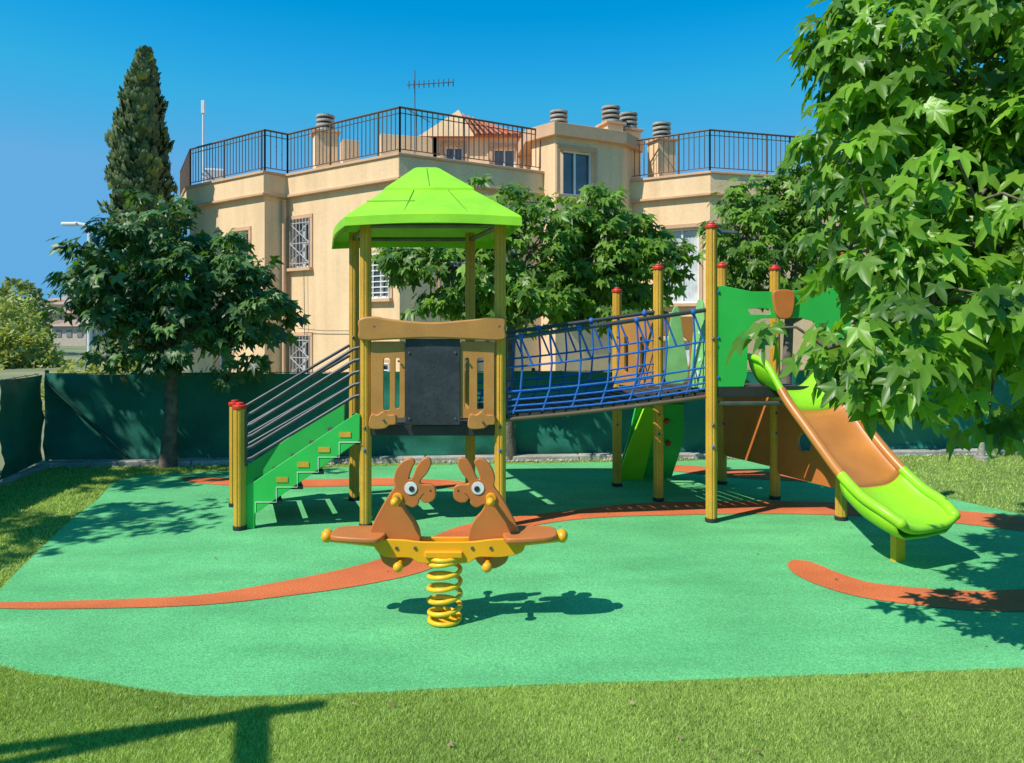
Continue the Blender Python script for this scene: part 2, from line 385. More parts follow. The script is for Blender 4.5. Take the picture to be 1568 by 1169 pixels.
# stairs
def st(name,yy,dx):
    o=[(-2.11+dx,.35),(-2.04+dx,.37),(-1.23+dx,.915),(-1.20+dx,.90),(-1.20+dx,.70),(-2.03+dx,.12),(-2.03+dx,.0),(-2.10+dx,.0)]
    plate(name,PF,[o],(0,yy,0),(1,0,0),(0,0,1),.03,m_grn,.004)
st('stringer',5.83,0); st('stringer',6.66,-.31)
zz=[]
for i in range(5):
    x=-2.02+i*.165; z=.17+i*.118
    vx=[(x,5.85,z),(x+.20,5.85,z),(x+.20-.3,6.64,z),(x-.3,6.64,z)]
    prism('tread',PF,[(a_[0],a_[1]) for a_ in vx],z+.02,z+.05,m_deck,.003)
    zz+=[(x+.0,5.812,z-.035),(x+.0,5.812,z+.045),(x+.165,5.812,z+.045)]
    if i: prism('tread_sticker',PF,[(x+.0,5.809),(x+.09,5.809),(x+.09,5.814),(x+.0,5.814)],z+.085,z+.125,m_yel)
tubes('stair_line',PF,[zz],.003,m_wht,1)
rl=[]
for i in range(5):
    z0=.90-i*.088; z1=1.42-i*.095
    rl.append([(-2.10,5.80,z0),(-2.04,5.80,z0+.02),(-1.26,5.86,z1),(-1.18,5.86,z1+.02)])
    rl.append([(-2.42,6.55,z0-.04),(-1.50,6.76,z1),(-1.46,6.77,z1+.01)])
tubes('stair_rails',PF,rl,.014,m_dks)
tubes('stair_rail_end',PF,[[(-1.20,5.86,.95),(-1.20,5.86,1.5)],[(-2.09,5.80,.50),(-2.09,5.80,.93)]],.016,m_dks)
# bridge
LN,RN,LF,RF=Vector((-.05,5.88)),Vector((1.60,6.05)),Vector((-.36,6.78)),Vector((1.33,6.74))
def bz(s): return .895+.17*s-.012*math.sin(math.pi*s)
def bp(s,side,z):
    p=(LN.lerp(RN,s) if side==0 else LF.lerp(RF,s)); return (p.x,p.y,z)
for i in range(17):
    s0=i/17+.006;s1=(i+1)/17-.006
    z=bz((s0+s1)/2)
    a_=[bp(s0,0,0)[:2],bp(s1,0,0)[:2],bp(s1,1,0)[:2],bp(s0,1,0)[:2]]
    prism('bridge_plank',PF,a_,z-.03,z,m_deck,.004)
SS=[i/20 for i in range(21)]
m_tan=M('beam_tan',(.16,.12,.07),.6)
tubes('bridge_side_beam',PF,[[bp(s,sd,bz(s)-.04) for s in SS] for sd in(0,1)],.017,m_tan)
rail=lambda s:1.50+.235*s
tubes('bridge_handrail',PF,[[bp(s,sd,rail(s)) for s in SS] for sd in(0,1)]+[[bp(0.0,0,.90),bp(0,0,1.50)],[bp(1,0,1.07),bp(1,0,1.735)]],.018,m_dks)
rp=[]
for sd in(0,1):
    for t in(.04,.11,.19,.30,.62):
        rp.append([bp(s,sd,bz(s)+(rail(s)-bz(s))*t-.015*math.sin(math.pi*s)) for s in SS])
    for i in range(7):
        s=(i+.5)/7
        rp.append([bp(max(0,s-.035),sd,bz(s)),bp(s,sd,bz(s)+.28*(rail(s)-bz(s))),bp(s+.01,sd,bz(s)+.62*(rail(s)-bz(s))),bp(s,sd,rail(s))])
        rp.append([bp(s,sd,rail(s)),bp(min(1,s+.06),sd,bz(s)+.62*(rail(s)-bz(s)))])
tubes('bridge_net',PF,rp,.0085,m_rope,2)
for i in range(4):
    s=(i*2+.5)/7
    for sd in(0,1): sphere('rope_clamp',PF,bp(s,sd,rail(s)),.028,m_rope)
# platforms
prism('platform_deck',PF,[(1.63,6.08),(2.69,6.13),(2.42,6.80),(1.34,6.74)],1.03,1.08,m_deck,.004)
prism('platform_deck_rear',PF,[(1.33,6.80),(2.42,6.86),(2.12,7.44),(1.06,7.36)],.99,1.04,m_deck,.004)
box('platform_edge',PF,(2.17,6.05,1.065),(.98,.03,.09),m_blk,.055)
k2=.005354
gx=lambda px:(px-784)*k2
gz=lambda py:1.6-(py-500)*k2
yG=6.015
oL=[(1094,440),(1104,438),(1150,447),(1190,447),(1230,444),(1296,440),(1304,450),(1302,520),(1296,545),(1275,548),(1262,540),(1252,505),(1244,492),(1225,487),(1165,488),(1152,494),(1144,510),(1142,575),(1137,592),(1098,592),(1091,585),(1091,450)]
h1=[(1143+0,474),(1148,482),(1178,482),(1180,474),(1160,472)]
plate('green_panel',PF,[[(gx(a_),gz(b_)) for a_,b_ in oL],[(gx(a_),gz(b_)) for a_,b_ in h1]],(0,yG-.045,0),(1,.03,0),(0,0,1),.022,m_grn,.003)
plate('panel_handle',PF,[[(v_.x,v_.y) for v_ in cr([(gx(1183),gz(446),0),(gx(1210),gz(446),0),(gx(1213),gz(462),0),(gx(1207),gz(486),0),(gx(1188),gz(486),0),(gx(1181),gz(462),0)],4)]],(0,yG+.0,0),(1,.0,0),(0,0,1),.05,m_rbr,.008)
for px,py in((1098,448),(1098,518),(1098,578),(1296,455)): sphere('panel_bolt',PF,(gx(px),yG-.005,gz(py)),.014,m_rope)
sk=Vector((-.29,.73,0)).normalized()
sp=cr([(.03,1.10,0),(.03,1.45,0),(.06,1.78,0),(.14,1.80,0),(.20,1.5,0),(.24,1.12,0),(.12,1.09,0)],4)
plate('side_panel_bubbles',PF,[[(v_.x,v_.y) for v_ in sp]],(1.61,6.06,0),sk,(0,0,1),.02,m_lgrn)
for z,u,r_ in((1.2,.14,.03),(1.32,.10,.015),(1.42,.14,.02),(1.55,.10,.015)):
    c=Vector((1.61,6.06,z))+sk*u+Vector((-.012,-.006,0)); disc('bubble',PF,c,(.93,.37,0),r_,.004,m_wht,0)
plate('side_panel_curved',PF,[[(v_.x,v_.y) for v_ in cr([(0,1.10,0),(.02,1.45,0),(.06,1.74,0),(.12,1.76,0),(.16,1.5,0),(.20,1.12,0)],4)]],(1.40,6.72,0),(1,.05,0),(0,0,1),.02,m_lgrn)
L_=Vector((1.338-1.05,6.75-7.38,0)); 
plate('rear_panel',PF,[rect(.04,L_.length-.04,1.02,1.70,.04),rect(.15,.22,1.15,1.5,.02),rect(.42,.49,1.15,1.5,.02)],(1.05,7.38,0),L_,(0,0,1),.03,m_brn)
plate('rear_panel_back',PF,[rect(.05,1.03,1.02,1.70,.04),rect(.3,.75,1.15,1.5,.1)],(1.05,7.39,0),(1,.09,0),(0,0,1),.03,m_brn)
plate('climbing_wall',PF,[[(-.30,0),(.30,0),(.33,.5),(.24,1.0),(-.24,1.0),(-.25,.5)]],(1.40,7.85,.0),(1,.06,0),(.1,-.55,.85),.03,m_grn)
plate('climbing_wall_lower',PF,[[(-.27,0),(.0,0),(.02,.5),(.0,.92),(-.12,.92),(-.2,.5)]],(1.36,7.70,.0),(1,.06,0),(.1,-.45,.85),.03,m_lime)
for (u,z) in((.05,.2),(.15,.4),(-.1,.35),(.1,.65),(-.08,.7)): sphere('climbing_hold',PF,(1.45+u,7.80-.6*z,z),.03,m_red)
L_=Vector((2.716-2.43,6.09-6.82,0))
plate('under_panel',PF,[rect(.05,L_.length-.05,.25,.90,.04),rect(.30,.46,.50,.66,.07)],(2.43,6.82,0),L_,(0,0,1),.03,m_rbr)
plate('under_panel_rear',PF,[rect(.05,.7,.3,.95,.04)],(2.13,7.48,0),(.29,-.66,0),(0,0,1),.03,m_rbr)
tubes('under_bars',PF,[[(1.63,6.03,.97),(2.716,6.09,.97)],[(1.338,6.75,.97),(2.43,6.82,.97)]],.02,m_gal)
# slide
stn=[(2.25,6.14,1.08,(1,.05),.29,.27),(2.32,5.93,1.04,(1,.08),.29,.26),(2.39,5.76,.89,(1,.2),.275,.15),(2.45,5.60,.74,(.97,.30),.27,.12),(2.51,5.43,.59,(.95,.34),.275,.11),(2.57,5.26,.45,(.93,.37),.29,.11),(2.63,5.09,.345,(.92,.40),.30,.11),(2.69,4.94,.295,(.91,.41),.295,.10),(2.73,4.84,.275,(.91,.42),.26,.06)]
def sect(s_):
    x,y,z,(lx,ly),hw,rh=s_; l=Vector((lx,ly,0)).normalized(); c=Vector((x,y,z)); out=[]
    for i in range(19):
        u=-1+2*i/18; h=abs(u)**3.2
        q=c+l*(math.copysign(min(abs(u)*1.04,1)**.92,u)*hw)+Vector((0,0,h*rh)); out.append(tuple(q))
    return out
def interp(stn,n=4):
    P=[]
    vec=[(s[0],s[1],s[2],s[3][0],s[3][1],s[4],s[5]) for s in stn]; N=len(vec)
    A=np.array(vec)
    for i in range(N-1):
        p0,p1,p2,p3=A[max(0,i-1)],A[i],A[i+1],A[min(N-1,i+2)]
        for q in range(n):
            t=q/n; c=.5*((2*p1)+(p2-p0)*t+(2*p0-5*p1+4*p2-p3)*t*t+(3*p1-p0-3*p2+p3)*t**3)
            P.append((c[0],c[1],c[2],(c[3],c[4]),c[5],c[6]))
    P.append(stn[-1]); return P
IS=interp(stn,4)
def slidepart(name,a,b,mat,rr):
    secs=[sect(s) for s in IS[a:b+1]]
    loft(name,secs,mat,False,False,PF,.016,True,0)
    tubes(name+'_edges',PF,[[s[0] for s in secs],[s[-1] for s in secs]],rr,mat,4)
slidepart('slide_top',0,7,m_lime,.028)
slidepart('slide_chute',7,20,m_sld,.036)
slidepart('slide_exit',20,32,m_lime,.036)
e=sect(IS[32]); 
tubes('slide_lip',PF,[e],.030,m_lime,4)
for q in(e[0],e[-1]): sphere('slide_lip_end',PF,q,.037,m_lime)
for j in(7,13,20): tubes('slide_joint',PF,[[ (q[0],q[1],q[2]+.004) for q in sect(IS[j])]],.006,m_sld,2)
sk_s=[]
for s_ in IS[20:32]:
    x,y,z,(lx,ly),hw,rh=s_; l=Vector((lx,ly,0)).normalized(); c=Vector((x,y,z)); r_=[]
    for u,h in((-1,rh),(-1.04,rh*.4),(-.96,-.02),(-.75,-.055),(0,-.065),(.75,-.055),(.96,-.02),(1.04,rh*.4),(1,rh)): r_.append(tuple(c+l*(u*hw)+Vector((0,0,h))))
    sk_s.append(r_)
loft('slide_exit_shell',sk_s,m_lime,False,False,PF,.01,True,0)
box('slide_foot',PF,(2.63,5.03,.13),(.085,.05,.27),m_rock,.3)
box('slide_foot_bracket',PF,(2.64,5.03,.262),(.13,.09,.03),m_lime,.5)
plate('weather_flap',PF,[[(-.04,0),(.20,.02),(.22,.05),(-.04,.06)]],(1.64,6.02,2.37),(1,0,-.12),(0,.6,.5),.008,m_gal,.002)

# ------------------------------------------------------------ spring rocker
RK=empty('spring_rocker')
s=.00354; X0=-.364; Yr=3.99
def L2(p,mir=False):
    u=(p[0]-683)*s*(-1 if mir else 1); return (u,(953-p[1])*s,0)
hx=[]
for i in range(5*28+1):
    a=2*math.pi*i/28; t=i/(5*28); r=.082+.004*math.sin(t*3.1)
    hx.append((X0+r*math.cos(a),Yr+r*math.sin(a),.025+t*.325))
tubes('spring',RK,[hx],.0125,m_spring,4)
tubes('spring_end_rings',RK,[[(X0+.082*math.cos(a),Yr+.082*math.sin(a),z) for a in [6.2832*i/24 for i in range(25)]] for z in(.018,.357)],.0125,m_spring,4)
disc('spring_base',RK,(X0,Yr,.008),(0,0,1),.075,.014,m_spring)
box('spring_top_bracket',RK,(X0,Yr,.385),(.20,.15,.035),m_rock)
bm=[(578,824),(620,823),(650,826),(720,826),(760,822),(800,822),(806,826),(800,842),(770,849),(735,849),(716,858),(650,858),(632,850),(600,849),(584,842)]
plate('beam_plate',RK,[[(v_.x,v_.y) for v_ in cr([L2(q) for q in bm],4)]],(X0,Yr-.045,0),(1,0,0),(0,0,1),.02,m_rock,.004)
plate('beam_plate_back',RK,[[(v_.x,v_.y) for v_ in cr([L2(q) for q in bm],4)]],(X0,Yr+.045,0),(1,0,0),(0,0,1),.02,m_rock,.004)
an=[(583,846),(590,861),(608,870),(626,866),(637,854),(646,832),(645,812),(637,795),(627,783),(622,772),(634,777),(643,772),(645,764),(651,769),(661,769),(669,762),(669,748),(662,742),(648,741),(647,736),(657,724),(663,710),(659,701),(650,703),(641,714),(634,731),(629,732),(634,717),(638,708),(632,702),(620,706),(610,718),(606,733),(607,745),(598,758),(585,780),(574,802),(569,822)]
for mir in(False,True):
    nm='right' if mir else 'left'
    pts=[(v_.x,v_.y) for v_ in cr([L2(q,mir) for q in an],4)]
    plate('animal_body_'+nm,RK,[pts],(X0,Yr,0),(1,0,0),(0,0,1),.035,m_rbr,.006)
    sg=-1 if mir else 1
    for sy in(-1,1):
        ex,ez,_=L2((632,747),mir)
        disc('eye_white',RK,(X0+ex,Yr+sy*.019,ez),(0,1,0),.034,.008,m_wht,.001)
        disc('eye_pupil',RK,(X0+ex+sg*.005,Yr+sy*.024,ez-.003),(0,1,0),.015,.006,m_blk,.001)
        mth=[L2(q,mir) for q in((645,764),(648,758),(652,755))]
        tubes('mouth_line',RK,[[(X0+q[0],Yr+sy*.0178,q[1]) for q in mth]],.0015,m_blk,1)
        disc('nostril',RK,(X0+L2((662,751),mir)[0],Yr+sy*.0175,L2((662,751),mir)[1]),(0,1,0),.005,.003,m_blk,0)
    hx_,hz,_=L2((612,762),mir); tubes('handle',RK,[[(X0+hx_,Yr-.12,hz),(X0+hx_,Yr+.12,hz)]],.012,m_gal)
    for sy in(-1,1): sphere('handle_grip',RK,(X0+hx_,Yr+sy*.11,hz),.024,m_rock,(1,1.4,1))
    for sy in(-1,1): disc('handle_flange',RK,(X0+hx_,Yr+sy*.022,hz),(0,1,0),.028,.014,m_rock)
    hx_,hz,_=L2((617,858),mir); tubes('foot_rest',RK,[[(X0+hx_,Yr-.12,hz),(X0+hx_,Yr+.12,hz)]],.014,m_rock)
    for sy in(-1,1): sphere('foot_rest_end',RK,(X0+hx_,Yr+sy*.12,hz),.027,m_rock,(1,1,1))
    x1=(592-683)*s;x0=(512-683)*s
    so=[(x0*sg,-.03),(x0*sg+.03*sg,-.10),(x1*sg-.06*sg,-.13),(x1*sg,-.09),(x1*sg,.09),(x1*sg-.06*sg,.13),(x0*sg+.03*sg,.10),(x0*sg,.03)]
    so=[(v_.x,v_.y) for v_ in cr([(a_,b_,0) for a_,b_ in so],4)]
    plate('seat_'+nm,RK,[so],(X0,Yr,.468),(1,0,.02*-sg),(0,1,0),.028,m_rbr,.008)
    xx=X0+sg*(504-683)*s
    sphere('seat_end',RK,(xx,Yr,.468),.033,m_rock,(1.0,1.5,1.1))
    tubes('seat_support',RK,[[(xx,Yr,.452),(X0+sg*(575-683)*s,Yr,.425),(X0+sg*(600-683)*s,Yr,.41)]],.016,m_rock)
for px in(612,640,726,754): disc('beam_bolt',RK,(X0+(px-683)*s,Yr-.057,(953-835)*s),(0,1,0),.009,.008,m_gal,.001)

# ------------------------------------------------------------ apartment building
AB=empty('apartment_building')
Z0,ZR=-1.5,5.17
poly=[(-8.39,19.2),(-5.8,17.3),(-5.39,17.7),(-2.36,15.5),(.785,17.4),(2.72,18.5),(4.64,17.3),(6.75,17.9),(11,18.6),(11.5,25),(-5,27),(-9.9,22)]
def offset(poly,d):
    n=len(poly);out=[]
    for i in range(n):
        p0,p1,p2=Vector(poly[i-1]),Vector(poly[i]),Vector(poly[(i+1)%n])
        a_=(p1-p0).normalized();b_=(p2-p1).normalized()
        na=Vector((a_.y,-a_.x));nb=Vector((b_.y,-b_.x)); m_=(na+nb).normalized()
        out.append(tuple(p1+m_*(d/max(.4,m_.dot(na)))))
    return out
prism('core',AB,offset(poly,-.27),Z0,4.6,m_blk)
prism('parapet_slab',AB,offset(poly,.07),4.72,ZR,m_wall,.01)
prism('cornice_line',AB,offset(poly,.12),4.66,4.72,m_trim,.01)
prism('roof_edge',AB,offset(poly,.11),ZR,ZR+.06,m_trim,.01)
m_gw=M('grille_grey',(.45,.42,.40),.5)
def facade(name,p0,p1,z0,z1,wins,mat=m_wall):
    p0=Vector((*p0,0));p1=Vector((*p1,0));U=(p1-p0);L=U.length;U.normalize();N=U.cross(Vector((0,0,1)))
    loops=[rect(0,L,z0,z1)]
    for w in wins: loops.append(rect(w[0],w[1],w[2],w[3])[::-1])
    o=p0-N*.13
    plate(name,AB,loops,o,U,(0,0,1),.26,mat,0)
    R3=Matrix((U,N*-1,Vector((0,0,1)))).transposed()
    def bx(nm,u,z,su,sz,dep,thk,mt):
        c=p0+U*u+N*dep+Vector((0,0,z)); box(nm,AB,c,(su,thk,sz),mt,R=R3,bw=.003)
    for w in wins:
        u0,u1,a_,b_,ty=w; uc=(u0+u1)/2;zc=(a_+b_)/2
        bx('window_glass',uc,zc,u1-u0+.02,b_-a_+.02,-.17,.02,m_glass)
        if ty=='c':
            pv=[]
            for i in range(31):
                u=u0+.06+(u1-u0-.12)*i/30; q=p0+U*u+N*(-.15+.008*math.sin(i*1.9))
                pv+=[(q.x,q.y,a_+.06),(q.x,q.y,b_-.06)]
            pf=[(2*i,2*i+2,2*i+3,2*i+1) for i in range(30)]
            meshobj('curtain',pv,pf,AB,m_curt,True)
        for u in(u0+.03,u1-.03,uc): bx('window_frame',u,zc,.05,b_-a_,-.12,.05,m_wht)
        for z in(a_+.03,b_-.03): bx('window_frame_bar',uc,z,u1-u0,.05,-.118,.044,m_wht)
        bx('window_sill',uc,a_-.04,u1-u0+.2,.07,.03,.16,m_trim)
        for u in(u0-.05,u1+.05): bx('window_trim',u,zc,.09,b_-a_,.012,.03,m_trim)
        bx('window_trim_top',uc,b_+.05,u1-u0+.19,.09,.012,.034,m_trim)
        if ty in('g','w'):
            ls=[]
            pt=lambda u,z:tuple(p0+U*u+N*.03+Vector((0,0,z)))
            if ty=='g':
                for i in range(7):
                    u=u0+(u1-u0)*i/6; ls.append([pt(u,a_),pt(u,b_)])
                for z in(a_+.1,zc,b_-.1): ls.append([pt(u0,z),pt(u1,z)])
                for q in((a_+.1,zc),(zc,b_-.1)):
                    ls.append([pt(u0,q[0]),pt(u1,q[1])]);ls.append([pt(u1,q[0]),pt(u0,q[1])])
            else:
                for i in range(9):
                    z=a_+(b_-a_)*i/8; ls.append([pt(u0,z),pt(u1,z)])
                for i in range(4):
                    u=u0+(u1-u0)*i/3; ls.append([pt(u,a_),pt(u,b_)])
            tubes('window_grille',AB,ls,.016,m_wht if ty=='w' else m_gw,1)
facade('facade_a',poly[0],poly[1],Z0,4.66,[(2.0,2.6,2.9,3.9,'n'),(1.2,1.9,.4,1.3,'n')])
facade('facade_b',poly[1],poly[2],Z0,4.66,[])
facade('facade_c',poly[2],poly[3],Z0,4.66,[(.15,.85,2.98,4.13,'g'),(.15,.85,.35,1.37,'g'),(2.75,3.45,2.2,3.15,'w'),(2.75,3.45,-.3,.8,'w')])
facade('facade_d',poly[3],poly[4],Z0,4.66,[(1.0,1.8,2.4,3.6,'w'),(1.0,1.8,-.2,1.1,'w')])
facade('facade_e',poly[4],poly[5],Z0,4.66,[])
facade('facade_f',poly[5],poly[6],Z0,4.66,[(1.12,2.0,2.15,3.95,'c'),(1.12,2.0,-.6,1.25,'c')],m_wall)
facade('facade_g',poly[6],poly[7],Z0,4.66,[(.5,1.3,2.5,3.8,'n')])
facade('facade_h',poly[7],poly[8],Z0,4.66,[])
tubes('downpipe',AB,[[(-5.42,17.55,Z0),(-5.42,17.55,4.6)],[(2.9,18.25,Z0),(2.9,18.25,4.6)]],.05,m_trim)
tubes('facade_cable',AB,[[(-4.85,17.2,2.9),(-4.83,17.19,1.4)],[(-5.0,17.3,1.55),(-4.3,16.83,1.5),(-3.4,16.18,1.5)]],.008,m_gal,1)
def railing(nm,pts,z=ZR+.06,h=.98):
    thin=[];thick=[]
    for a_,b_ in zip(pts[:-1],pts[1:]):
        a_=Vector(a_);b_=Vector(b_);L=(b_-a_).length;n=max(2,int(L/.125))
        for i in range(n+1):
            p=a_.lerp(b_,i/n)
            if i%12==0 or i==n: thick.append([(p.x,p.y,z-.05),(p.x,p.y,z+h+.01)])
            else: thin.append([(p.x,p.y,z+.1),(p.x,p.y,z+h)])
        for zz_ in(z+.1,z+h-.12): thin.append([(a_.x,a_.y,zz_),(b_.x,b_.y,zz_)])
        thick.append([(a_.x,a_.y,z+h),(b_.x,b_.y,z+h)])
    tubes(nm+'_bars',AB,thin,.011,m_bronze,1); tubes(nm+'_posts',AB,thick,.024,m_bronze,1)
ins=offset(poly,-.02)
railing('railing',[ins[0],ins[1],ins[2],ins[3],ins[4]])
railing('railing_right',[ins[5],ins[6],ins[7],ins[8]])
railing('railing_left',[ins[11],ins[0]])
Bp=[(1.0,17.0),(2.66,17.85),(3.15,18.6),(2.6,20.5),(.2,19.5),(.45,17.6)]
prism('stair_block_core',AB,offset(Bp,-.27),Z0,5.95,m_blk)
facade('stair_block_front',Bp[0],Bp[1],Z0,5.98,[(.12,1.05,4.65,5.72,'n'),(.12,1.05,2.0,3.4,'n')])
facade('stair_block_right',Bp[1],Bp[2],Z0,5.98,[])
facade('stair_block_left',Bp[5],Bp[0],Z0,5.98,[])
prism('stair_block_slab',AB,offset(Bp,.14),5.98,6.28,m_trim,.01)
Pp=[(-2.2,19.0),(1.1,19.0),(1.1,22),(-2.2,22)]
prism('penthouse_core',AB,offset(Pp,-.27),5.2,6.40,m_blk)
facade('penthouse_front',Pp[0],Pp[1],5.2,6.46,[(.45,.95,5.4,6.25,'n'),(1.7,2.3,5.4,6.2,'n')])
facade('penthouse_left',Pp[3],Pp[0],5.2,6.46,[(1,1.8,5.4,6.2,'n')])
rv=[(-2.35,18.8,6.46),(1.5,18.8,6.46),(1.5,22.2,6.46),(-2.35,22.2,6.46),(-1.35,19.6,7.22),(-1.35,22.0,7.3),(.6,20.6,6.78)]
meshobj('penthouse_roof',rv,[(3,2,1,0),(0,1,6,4),(1,2,6),(2,3,5,6),(4,6,5),(3,0,4,5)],AB,m_tile)
meshobj('penthouse_gable',[(-2.38,18.78,6.44),(-.95,18.78,6.44),(-1.37,18.95,7.16),(-2.36,20.5,6.46),(-1.37,21.0,7.22)],[(0,1,2),(0,2,4,3)],AB,m_wall)
tr=[]
for i in range(16):
    t=i/15; tr.append([(-.9+2.35*t,18.80,6.50),(-1.3+1.9*t,19.62+.98*t,7.24-.44*t)])
tubes('tile_ridges',AB,tr,.032,m_tile,1)
def chimney(x,y,w,zb,zt):
    box('chimney_stack',AB,(x,y,(zb+zt)/2),(w,w,zt-zb),m_wall,.4,.01)
    box('chimney_cap',AB,(x,y,zt+.03),(w+.12,w+.12,.06),m_trim,.4,.01)
    for i in range(4): disc('chimney_louvre',AB,(x,y,zt+.11+i*.115),(0,0,1),.23,.055,m_kerb,.01)
    disc('chimney_pipe',AB,(x,y,zt+.28),(0,0,1),.15,.46,m_blk,0)
for c in((-4.7,18.6,.55,5.2,6.42),(1.2,18.9,.5,5.2,6.62),(2.45,18.3,.45,6.2,6.55),(2.95,18.7,.45,5.2,6.50),(3.75,18.5,.5,5.2,6.2)): chimney(*c)
box('terrace_wall',AB,(-2.6,18.2,5.75),(1.3,.2,1.05),m_wall,.3)
box('terrace_pier',AB,(-4.05,18.4,5.7),(.4,.4,1.0),m_wall,.4)
box('terrace_tank',AB,(-8.0,19.9,5.55),(.5,.4,.55),m_wht,.3,.05)
tubes('mast',AB,[[(-8.45,20.2,5.1),(-8.45,20.2,7.75)]],.03,m_wht)
box('mast_head',AB,(-8.45,20.2,7.6),(.09,.09,.35),m_wht)
an_=[[(-2.37,18,5.3),(-2.37,18,7.85)],[(-2.55,17.9,7.45),(-1.45,18.2,7.62)],[(-2.55,18,6.9),(-2.0,18.1,6.6)]]
for i in range(10):
    t=i/9; x=-2.5+1.05*t; an_.append([(x,17.92+.3*t,7.46+.16*t-.10),(x,17.92+.3*t,7.46+.16*t+.10)])
tubes('tv_antenna',AB,an_,.012,m_gal,1)

# ------------------------------------------------------------ street lamp, distance
SL=empty('street_lamp')
tubes('pole',SL,[[(-14.6,25.5,-.1),(-14.6,25.5,4.9),(-14.75,25.5,5.1),(-15.1,25.5,5.15)]],.07,m_wht,4)
box('lamp_head',SL,(-15.25,25.5,5.13),(.55,.28,.12),m_wht,0,.04)
m_hw=M('far_wall',(.66,.54,.44),.9); m_hw2=M('far_wall_pink',(.60,.42,.32),.9)
for i,(x,y,w,h,mt) in enumerate([(-41,70,4,3.0,m_hw2),(-48.5,84,5,4.2,m_hw),(-37.8,66,3,1.8,m_hw),(-50,80,4,2.6,m_hw2),(-56,95,5,5.0,m_hw),(-54.5,92,4,3.6,m_hw2),(-36,72,3,1.2,m_hw)]):
    H_=empty('distant_house')
    box('walls',H_,(x,y,h/2-.2),(w,6,h),mt,0,.05)
    meshobj('roof',[(x-w/2-.3,y-3.3,h-.2),(x+w/2+.3,y-3.3,h-.2),(x+w/2+.3,y+3.3,h-.2),(x-w/2-.3,y+3.3,h-.2),(x-w/4,y,h+.5),(x+w/4,y,h+.5)],[(0,1,5,4),(1,2,5),(2,3,4,5),(3,0,4),(3,2,1,0)],H_,m_ftile)
    for a_ in(-.3,0,.3): box('window',H_,(x+a_*w,y-3.02,h*.55),(.45,.06,.6),m_fglass,0,.01)
def hill():
    v=[];f=[];nx=60
    for i in range(nx+1):
        x=-260+520*i/nx
        for j,(y,hh) in enumerate(((110,-.5),(150,1),(200,1),(300,.4))):
            h=max(0,3.5+3*noise.noise((x*.012,y*.01,1))+1.0*noise.noise((x*.06,y*.05,2)))*(hh if hh>0 else 0)
            v.append((x,y+20*noise.noise((x*.01,j,0)),h-.2))
    for i in range(nx):
        for j in range(3): a_=i*4+j; f.append((a_,a_+4,a_+5,a_+1))
    meshobj('hills',v,f,None,m_hazy_hill,True)
hill()

# ------------------------------------------------------------ trees
def leaf_template(fine):
    lob=[(-118,.55),(-60,.85),(0,1.05),(60,.85),(118,.55)]
    pts=[]
    for i,(a_,r) in enumerate(lob):
        if fine:
            pts+=[(a_-15,r*.66),(a_,r),(a_+15,r*.66)]
        else: pts+=[(a_-11,r*.7),(a_+4,r)]
        if i<4: pts.append(((a_+lob[i+1][0])/2,.42))
    V=[(0,0,0)]
    for a_,r in pts:
        t=math.radians(a_); x=r*math.cos(t);y=r*math.sin(t)
        V.append((x,y,-.26*r*r+.16*abs(y)*(1-abs(y))))
    F=[(0,i,i+1) for i in range(1,len(V)-1)]
    return np.array(V),np.array(F)
LT={True:leaf_template(True),False:leaf_template(False)}
TT=(np.array([(0,-.5,0),(.9,-.25,.05),(1.1,.1,0),(.2,.5,0),(.6,0,.25)]),np.array([(0,1,4),(1,2,4),(2,3,4),(3,0,4)]))
def nrmz(a): return a/np.maximum(np.linalg.norm(a,axis=1,keepdims=True),1e-6)
def place(P,D,Nn,sz,tone,tmpl,name,parent,mat,wid=None):
    D=nrmz(D);Nn=nrmz(Nn-D*np.sum(D*Nn,1,keepdims=True));Sd=np.cross(Nn,D)
    V0,F0=tmpl
    if wid is None: wid=np.ones(len(P))
    V=P[:,None,:]+sz[:,None,None]*(V0[None,:,0:1]*D[:,None,:]+V0[None,:,1:2]*Sd[:,None,:]*wid[:,None,None]+V0[None,:,2:3]*Nn[:,None,:])
    nv=len(V0);n=len(P)
    F=(F0[None]+(np.arange(n)*nv)[:,None,None]).reshape(-1,3)
    return fastmesh(name,V.reshape(-1,3),F,parent,mat,np.repeat(tone,nv))
